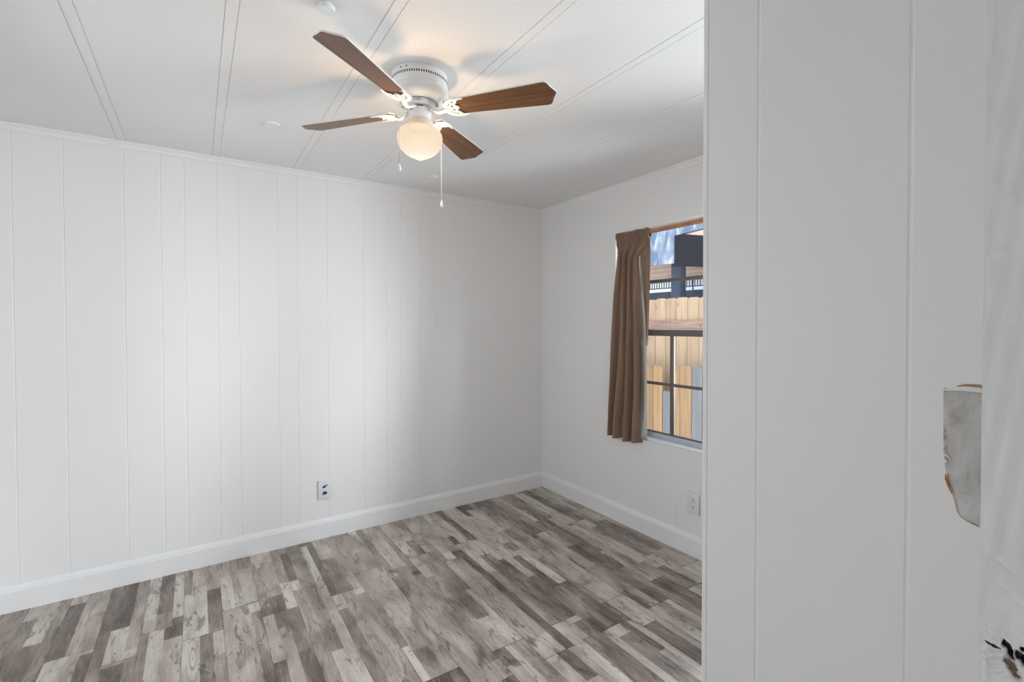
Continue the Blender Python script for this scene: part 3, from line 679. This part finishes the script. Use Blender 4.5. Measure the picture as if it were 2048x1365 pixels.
# ------------------------------------------------------------------ wall outlets (local: +x right, +z up, facing -y)
def outlet(loc, rz, label, group, blue=False, slots=True):
    E_ = empty('wall_outlet', loc, label, 'outlet', group); E_.rotation_euler = (0, 0, rz)
    def sub(name, bm, m, par=None, smooth=40):
        me = bpy.data.meshes.new(name); bmesh.ops.recalc_face_normals(bm, faces=bm.faces); bm.to_mesh(me); bm.free(); me.materials.append(m)
        for p in me.polygons: p.use_smooth = True
        me.set_sharp_from_angle(angle=math.radians(smooth))
        o = bpy.data.objects.new(name, me); COL.objects.link(o); o.parent = par or E_; return o
    bm = bmesh.new(); box(bm, -0.035, 0.035, -0.0105, -0.0045, -0.057, 0.057, bevel=0.0022); box(bm, -0.026, 0.026, -0.006, 0.0, -0.045, 0.045)
    sub('outlet_plate', bm, WHITE_PLASTIC)
    for s in (1, -1):
        bm = bmesh.new()
        pr = [(0.0170 * math.cos(t) , max(-0.0120, min(0.0120, 0.0172 * math.sin(t)))) for t in [2 * PI * i / 40 for i in range(40)]]
        prism(bm, pr, lambda a, b_: Vector((a, -0.0118, s * 0.0195 + b_)), (0, 0.0045, 0))
        rc = sub('receptacle', bm, WHITE_PLASTIC)
        bm = bmesh.new()
        for q in (-0.0063, 0.0063): box(bm, q - 0.0012, q + 0.0012, -0.0121, -0.0112, s * 0.0195 - 0.001, s * 0.0195 + 0.007)
        box(bm, -0.0022, 0.0022, -0.0121, -0.0112, s * 0.0195 - 0.0085, s * 0.0195 - 0.004)
        sub('socket_slots', bm, DARK, rc)
        if blue:
            # ragged blue smear over the receptacle
            bm = bmesh.new(); rnd = random.Random(3 + s)
            shp = [(-0.013, -0.010), (-0.014, 0.0), (-0.009, 0.008), (-0.001, 0.0105), (0.006, 0.007), (0.013, 0.0005), (0.0155, -0.003), (0.009, -0.006), (0.004, -0.0105), (-0.003, -0.0075), (-0.008, -0.0115)] if s < 0 else \
                  [(-0.014, -0.008), (-0.012, -0.001), (-0.004, 0.007), (0.001, 0.002), (0.006, 0.008), (0.013, 0.009), (0.0155, 0.005), (0.012, -0.001), (0.009, 0.004), (0.005, 0.003), (0.0045, -0.009), (0.0, -0.004), (-0.006, -0.010)]
            prism(bm, shp, lambda a, b_: Vector((a, -0.0126, s * 0.0195 + b_)), (0, 0.0012, 0))
            o = sub('blue_smear', bm, BLUE_TAPE, rc); o['label'] = 'dark blue paint smeared over the socket'
    bm = bmesh.new(); lathe(bm, [(0, 0.0018), (0.0022, 0.0012), (0.003, 0), (0, 0)], Vector((0, 0, 0)), 12, cap=False)
    bmesh.ops.rotate(bm, verts=bm.verts, cent=(0, 0, 0), matrix=Matrix.Rotation(PI / 2, 3, 'X')); bmesh.ops.translate(bm, verts=bm.verts, vec=(0, -0.0103, 0))
    sub('plate_screw', bm, SCREW if not blue else WHITE_PLASTIC)
    return E_
outlet((-1.629, 0.0, 0.2885), 0, 'white wall outlet with blue-smeared sockets, low on the long panelled wall', 'wall outlets', True)
outlet((0.0, -1.374, 0.289), -PI / 2, 'clean white wall outlet under the window, beside the partition edge', 'wall outlets')

# ------------------------------------------------------------------ door frame right beside the camera
DOOR = empty('door_1', (-1.893, -2.955, 0.0), kind='structure')
def jamb():
    bm = bmesh.new(); ch = bm.verts.layers.float.new('chip'); ho = bm.verts.layers.float.new('hole')
    ys = [-2.9000, -2.9006, -2.9022] + [-2.9022 - 0.0004 * i for i in range(1, 58)] + [-2.93, -2.95, -2.98, -3.012]
    zs = [0, 0.5, 0.9, 1.04, 1.06] + [1.07 + 0.0005 * i for i in range(90)] + [1.115 + 0.0012 * i for i in range(280)] + [1.6, 2.03]
    rnd = random.Random(11)
    # paint sags: short diagonal ridges
    ridg = [(-2.9035, 1.372, 0.006, 0.5), (-2.906, 1.344, 0.004, 0.9), (-2.904, 1.305, 0.008, 0.35), (-2.908, 1.286, 0.010, 0.2), (-2.905, 1.262, 0.012, 0.3), (-2.9125, 1.335, 0.012, 0.1),
            (-2.907, 1.140, 0.010, -0.7), (-2.909, 1.126, 0.012, -0.8), (-2.905, 1.115, 0.008, -0.4), (-2.912, 1.104, 0.008, -0.6)]
    G = []
    for z in zs:
        row = []
        for i, y in enumerate(ys):
            x = -1.893
            if i == 0: x = -1.8910
            if i == 2: x -= 0.0001
            if 1.04 < z < 1.46:
                x += -0.00025 * math.sin(z * 90 + y * 700) - 0.0002 * math.sin(z * 37 + 2)
                x += -0.0004 * math.sin(z * 210 + 3 * math.sin(z * 55)) * math.exp(-((y + 2.9025) / 0.0016) ** 2)
                for (ry, rz, L, sl) in ridg:
                    t = -(y - ry); d = (z - rz) - sl * t
                    if -L * 0.3 < t < L: x -= 0.0007 * math.exp(-(d / 0.0011) ** 2) * math.sin(PI * (t + L * 0.3) / (L * 1.3))
            c_ = h_ = -0.6
            def blob(y0, z0, ry, rz, rot=0.0):
                a, b = y - y0, z - z0; ca, sa = math.cos(rot), math.sin(rot); u, v = a * ca + b * sa, -a * sa + b * ca
                return 1 - math.sqrt((u / ry) ** 2 + (v / rz) ** 2)
            w = 0.0004 * math.sin(z * 620 + y * 900) + 0.0002 * math.sin(z * 1500)
            b1 = blob(-2.9120 + w, 1.0925, 0.0018, 0.0058, -0.35); b2 = blob(-2.9168 + w, 1.0905, 0.0022, 0.0045, -0.5); b4 = blob(-2.9172, 1.0955, 0.0014, 0.0016)
            b3 = blob(-2.9132 + w, 1.0838, 0.0026, 0.0062, -0.45); b5 = blob(-2.9105, 1.0880, 0.0022, 0.006, -0.1)
            hole = max(b1, b2, b4)
            if hole > 0: x += 0.004 * min(1, hole * 3); pass
            h_ = max(-0.5, hole)
            # crescent crack
            k = -(y + 2.9035); cz = 1.0928 - 0.30 * k - 0.0004 * math.sin(k * 900)
            cr = 1.0 - abs(z - cz) / 0.0009 - max(0, k - 0.0050) * 500 - max(0, -k) * 600
            if cr > 0: x += 0.0008 * cr
            h_ = max(h_, 0.6 * cr)
            c_ = max(-0.6, b3, 0.55 * b5 - 0.25)
            if b3 > 0: x += 0.0015 * min(1, b3 * 2)
            if 1.065 < z < 1.112:
                x -= 0.0006 * math.sin(y * 1500 + 3 * math.sin(z * 420)) * math.sin(z * 760 + y * 500) * math.exp(-((z - 1.086) / 0.016) ** 2)
            dk = blob(-2.9075, 1.0850, 0.0035, 0.0075)
            if dk > 0: x -= 0.0005 * math.sin(z * 1500 + y * 900)
            v = bm.verts.new((x, y, z)); v[ch] = c_; v[ho] = h_; row.append(v)
        G.append(row)
    for j in range(len(zs) - 1):
        for i in range(len(ys) - 1): bm.faces.new((G[j][i], G[j][i + 1], G[j + 1][i + 1], G[j + 1][i]))
    # back of the board
    B = [[bm.verts.new((-1.874, ys[0], z)), bm.verts.new((-1.874, ys[-1], z))] for z in (zs[0], zs[-1])]
    bm.faces.new([B[0][0]] + [G[j][0] for j in range(len(zs))] + [B[1][0]])
    bm.faces.new([B[0][1]] + [G[j][-1] for j in range(len(zs))] + [B[1][1]])
    bm.faces.new([B[0][0], B[0][1], B[1][1], B[1][0]]); bm.faces.new(G[0] + [B[0][1], B[0][0]]); bm.faces.new(G[-1] + [B[1][1], B[1][0]])
    o = link('door_jamb', bm, JAMB, DOOR, 60); o['label'] = 'thickly painted door jamb with sags and a splintered latch hole'
    return o
jb = jamb()
bm = bmesh.new(); box(bm, -2.680, -2.661, -3.012, -2.898, 0, 2.03, bevel=0.001); link('door_jamb', bm, WHITE_TRIM, DOOR, 40)
bm = bmesh.new(); box(bm, -2.680, -1.874, -3.012, -2.898, 2.031, 2.05, bevel=0.001); link('head_jamb', bm, WHITE_TRIM, DOOR, 40)
# strike plate lip standing out past the jamb edge into the room
def strike():
    bm = bmesh.new(); ch = bm.verts.layers.float.new('chip')
    left = [(1.2290, -2.8833), (1.2283, -2.8830), (1.2200, -2.8831), (1.2050, -2.8832), (1.1943, -2.8833), (1.1850, -2.8840), (1.1774, -2.8852), (1.1700, -2.8872), (1.1640, -2.8886), (1.1590, -2.8895), (1.1560, -2.8915), (1.1545, -2.8945), (1.1535, -2.9020)]
    top, bot = 1.2300, 1.1535
    n = 90; mcols = 26; F = []; Bk = []
    tab = sorted([(z, y) for z, y in left])
    for j in range(n + 1):
        z = bot + (top - bot) * j / n; yl = lerp_tab(tab, z)
        ra, rb = [], []
        for i in range(mcols + 1):
            t = i / mcols; y = -2.9035 + (yl + 2.9035) * t
            x = -1.8915 + 0.0026 * t * t                      # lip curls gently away
            rim = (1 - t) * 10 if False else 0
            e = min(1, (1 - t) / 0.09); x += (1 - e) * 0.0010
            x += 0.00022 * math.sin(z * 700 + t * 5) * math.sin(t * 9)
            v = bm.verts.new((x, y, z)); c = 0.0
            if t > 0.90 and 1.185 < z < 1.206 and math.sin(z * 1100) > 0.1: c = 0.55
            if t > 0.86 and 1.155 < z < 1.180: c = 0.75 * (t - 0.86) / 0.14
            if z < bot + 0.0022 and 0.45 < t < 0.95: c = 0.8
            v[ch] = c; w = bm.verts.new((x + 0.0020, y, z)); w[ch] = 0.5
            ra.append(v); rb.append(w)
        F.append(ra); Bk.append(rb)
    for j in range(n):
        for i in range(mcols):
            bm.faces.new((F[j][i], F[j][i + 1], F[j + 1][i + 1], F[j + 1][i])); bm.faces.new((Bk[j][i], Bk[j + 1][i], Bk[j + 1][i + 1], Bk[j][i + 1]))
    for j in range(n):
        bm.faces.new((F[j][-1], Bk[j][-1], Bk[j + 1][-1], F[j + 1][-1])); bm.faces.new((F[j][0], F[j + 1][0], Bk[j + 1][0], Bk[j][0]))
    for i in range(mcols):
        bm.faces.new((F[0][i], F[0][i + 1], Bk[0][i + 1], Bk[0][i])); bm.faces.new((F[-1][i], Bk[-1][i], Bk[-1][i + 1], F[-1][i + 1]))
    o = link('strike_plate', bm, PLATE, DOOR, 60); o['label'] = 'grey painted-over metal strike plate lip with chipped edges'
    # paint ledge and the bare wood sliver on top
    bm = bmesh.new(); tube(bm, [(-1.8922, -2.9030, 1.2302), (-1.8915, -2.8950, 1.2304), (-1.8900, -2.8880, 1.2300), (-1.8895, -2.8834, 1.2290)], [0.0010, 0.0010, 0.0009, 0.0005], 8)
    tube(bm, [(-1.8890, -2.8833, 1.2292), (-1.8893, -2.8837, 1.2278)], 0.0006, 6)
    for by, bz, ry, rz in ((-2.8838, 1.1958, 0.0009, 0.0007), (-2.8852, 1.1908, 0.0014, 0.0006), (-2.8848, 1.1874, 0.0006, 0.0011), (-2.8988, 1.2066, 0.0006, 0.0004), (-2.8844, 1.1930, 0.0005, 0.0006)):
        mt_ = Matrix.Translation((-1.8898 if by > -2.89 else -1.8916, by, bz)) @ Matrix.Rotation(0.5, 4, 'X') @ Matrix.Diagonal((0.0007, ry, rz, 1))
        bmesh.ops.create_icosphere(bm, subdivisions=3, radius=1.0, matrix=mt_)
    link('paint_ridge', bm, WHITE_TRIM, o, 60)
    bm = bmesh.new(); tube(bm, [(-1.8890, -2.8846, 1.1800), (-1.8890, -2.8849, 1.1770), (-1.8892, -2.8862, 1.1730), (-1.8893, -2.8876, 1.1690)], [0.0002, 0.0006, 0.0006, 0.0002], 12)
    link('bare_metal_edge', bm, simple('orange_brass', (0.42, 0.19, 0.06), 0.35, 0.3), o, 60)
    bm = bmesh.new(); tube(bm, [(-1.8915, -2.9034, 1.2324), (-1.8908, -2.8985, 1.2330), (-1.8902, -2.8930, 1.2328), (-1.8898, -2.8895, 1.2318)], [0.0011, 0.0012, 0.0009, 0.0004], 8, flat=0.8)
    link('wood_sliver', bm, wood('bare_door_wood', (0.30, 0.18, 0.09), (0.52, 0.36, 0.20), (900, 60, 900), 0.6, False), o, 60)
strike()

# ------------------------------------------------------------------ outside
bm = bmesh.new(); box(bm, 0.12, 14, -8, 12, -0.75, -0.60); tag(link('ground', bm, CONC), kind='structure')
def picket(bm, y0, y1, x, z0, z1, th=0.018, ear=0.028, ragged=None):
    if ragged:
        top = [(y1, z1 - 0.01), (y1 - (y1 - y0) * 0.2, z1 + 0.012), (y1 - (y1 - y0) * 0.45, z1), (y1 - (y1 - y0) * 0.7, z1 + 0.016), (y0, z1 - 0.004)]
    else: top = [(y1, z1 - ear), (y1 - ear * 0.35, z1 - ear * 0.3), (y1 - ear, z1), (y0 + ear, z1), (y0 + ear * 0.35, z1 - ear * 0.3), (y0, z1 - ear)]
    prism(bm, [(y0, z0), (y1, z0)] + top, lambda a, z: Vector((x, a, z)), (th, 0, 0))
TF = empty('tall_fence', (2.41, 0.6, -0.60), 'tall dog-eared cedar fence with a red-brown rail, outside the window', 'fence')
y = -0.62
rnd = random.Random(5)
ys_t = [0.281 + 0.150 * k for k in range(-7, 10)]
for y in ys_t:
    bm = bmesh.new(); picket(bm, y + 0.003, y + 0.147, 2.40, -0.60, 1.575 + rnd.uniform(-0.006, 0.006))
    link('picket', bm, CEDAR, TF, loc=(2.40, y, -0.60))
bm = bmesh.new(); box(bm, 2.355, 2.399, -0.80, 1.80, 1.215, 1.310, bevel=0.003); link('fence_rail', bm, RAIL_WOOD, TF, 40)
bm = bmesh.new(); box(bm, 2.355, 2.399, -0.80, 1.80, -0.30, -0.20, bevel=0.003); link('fence_rail', bm, RAIL_WOOD, TF, 40)
LF = empty('low_fence', (2.11, 0.5, -0.60), 'low fence of golden and grey pickets, one broken, in front of the tall one', 'fence')
lows = [(0.672, 0.80, 0.790, 0), (0.541, 0.666, 0.798, 0), (0.430, 0.528, 0.515, 2), (0.303, 0.424, 0.808, 0), (0.160, 0.299, 0.822, 0), (0.030, 0.154, 0.825, 1), (-0.11, 0.024, 0.825, 0), (-0.25, -0.116, 0.825, 1), (-0.39, -0.256, 0.825, 0), (-0.53, -0.396, 0.825, 0), (-0.67, -0.536, 0.825, 1), (0.812, 0.94, 0.79, 0), (0.95, 1.08, 0.79, 1), (1.09, 1.22, 0.79, 0), (1.23, 1.36, 0.79, 0)]
for a, b, zt, kd in lows:
    bm = bmesh.new(); picket(bm, a, b, 2.10, -0.60, zt, ragged=(kd == 2))
    o = link('picket', bm, GREY_WOOD if kd else OLD_CEDAR, LF, loc=(2.10, a, -0.60))
    if kd == 2: o['label'] = 'broken-off short grey picket'
    elif kd == 1: o['label'] = 'weathered grey picket'
bm = bmesh.new(); box(bm, 2.119, 2.155, -0.70, 1.40, -0.25, -0.16); link('fence_rail', bm, GREY_WOOD, LF)

NH = empty('neighbouring_house', (6.5, 3.5, -0.60), 'neighbouring house with peach siding, navy walls and a covered porch, beyond the fences', 'house')
bm = bmesh.new()
# lap siding
zz = 2.17
while zz < 4.4:
    prism(bm, [(6.60, zz), (6.575, zz), (6.595, zz + 0.10), (6.60, zz + 0.10)], lambda a, z: Vector((a, 1.6, z)), (0, 4.4, 0)); zz += 0.10
box(bm, 6.60, 6.8, 1.6, 6.0, 2.17, 4.4)
link('siding', bm, PEACH, NH)
bm = bmesh.new(); box(bm, 6.45, 6.8, 1.6, 6.0, -0.60, 1.99); link('porch_wall', bm, NAVY, NH)
WHITE_OUT = simple('white_house_paint', (0.85, 0.87, 0.90), 0.6)
bm = bmesh.new(); box(bm, 6.46, 6.52, 1.6, 6.0, 1.99, 2.20); link('white_ledge', bm, WHITE_OUT, NH)
bm = bmesh.new(); box(bm, 6.85, 6.95, 1.6, 6.0, -0.6, 2.45); link('white_wall', bm, WHITE_OUT, NH)
bm = bmesh.new(); box(bm, 5.90, 6.10, 3.175, 3.385, -0.60, 3.3, bevel=0.004); link('porch_post', bm, NAVY, NH, 40)
for py in (3.03, 3.50):
    bm = bmesh.new(); tube(bm, [(6.20, py, 1.5), (6.20, py + 0.05, 2.0), (6.20, py + 0.05, 2.2)], 0.014, 8); link('porch_brace', bm, NAVY, NH)
RL = bmesh.new(); box(RL, 6.20, 6.24, 1.6, 5.6, 2.185, 2.215); box(RL, 6.20, 6.24, 1.6, 5.6, 2.045, 2.06)
rail = link('porch_railing', RL, SLATE, NH)
for k in range(60):
    y = 1.7 + k * 0.064
    bm = bmesh.new(); box(bm, 6.212, 6.226, y, y + 0.012, 2.05, 2.19); link('baluster', bm, SLATE, rail)
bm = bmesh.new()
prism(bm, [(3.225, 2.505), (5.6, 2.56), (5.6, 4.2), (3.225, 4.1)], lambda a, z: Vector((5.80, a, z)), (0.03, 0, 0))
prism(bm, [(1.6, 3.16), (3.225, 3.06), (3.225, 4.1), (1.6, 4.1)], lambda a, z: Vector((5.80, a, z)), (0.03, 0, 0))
link('porch_awning', bm, AWNING, NH)['label'] = 'pale blue sheet with painted sun dapple hanging across the porch'
bm = bmesh.new()
prism(bm, [(1.6, 2.24), (3.215, 2.44), (3.215, 3.06), (2.90, 3.03), (1.6, 2.75)], lambda a, z: Vector((5.78, a, z)), (0.02, 0, 0))
link('dark_screen', bm, SLATE, NH)['label'] = 'charcoal screen panel on the porch'
bm = bmesh.new(); prism(bm, [(2.95, 3.02), (2.90, 3.045), (1.6, 3.14), (1.6, 2.73)], lambda a, z: Vector((5.79, a, z)), (0.03, 0, 0)); link('porch_soffit', bm, PEACH, NH)
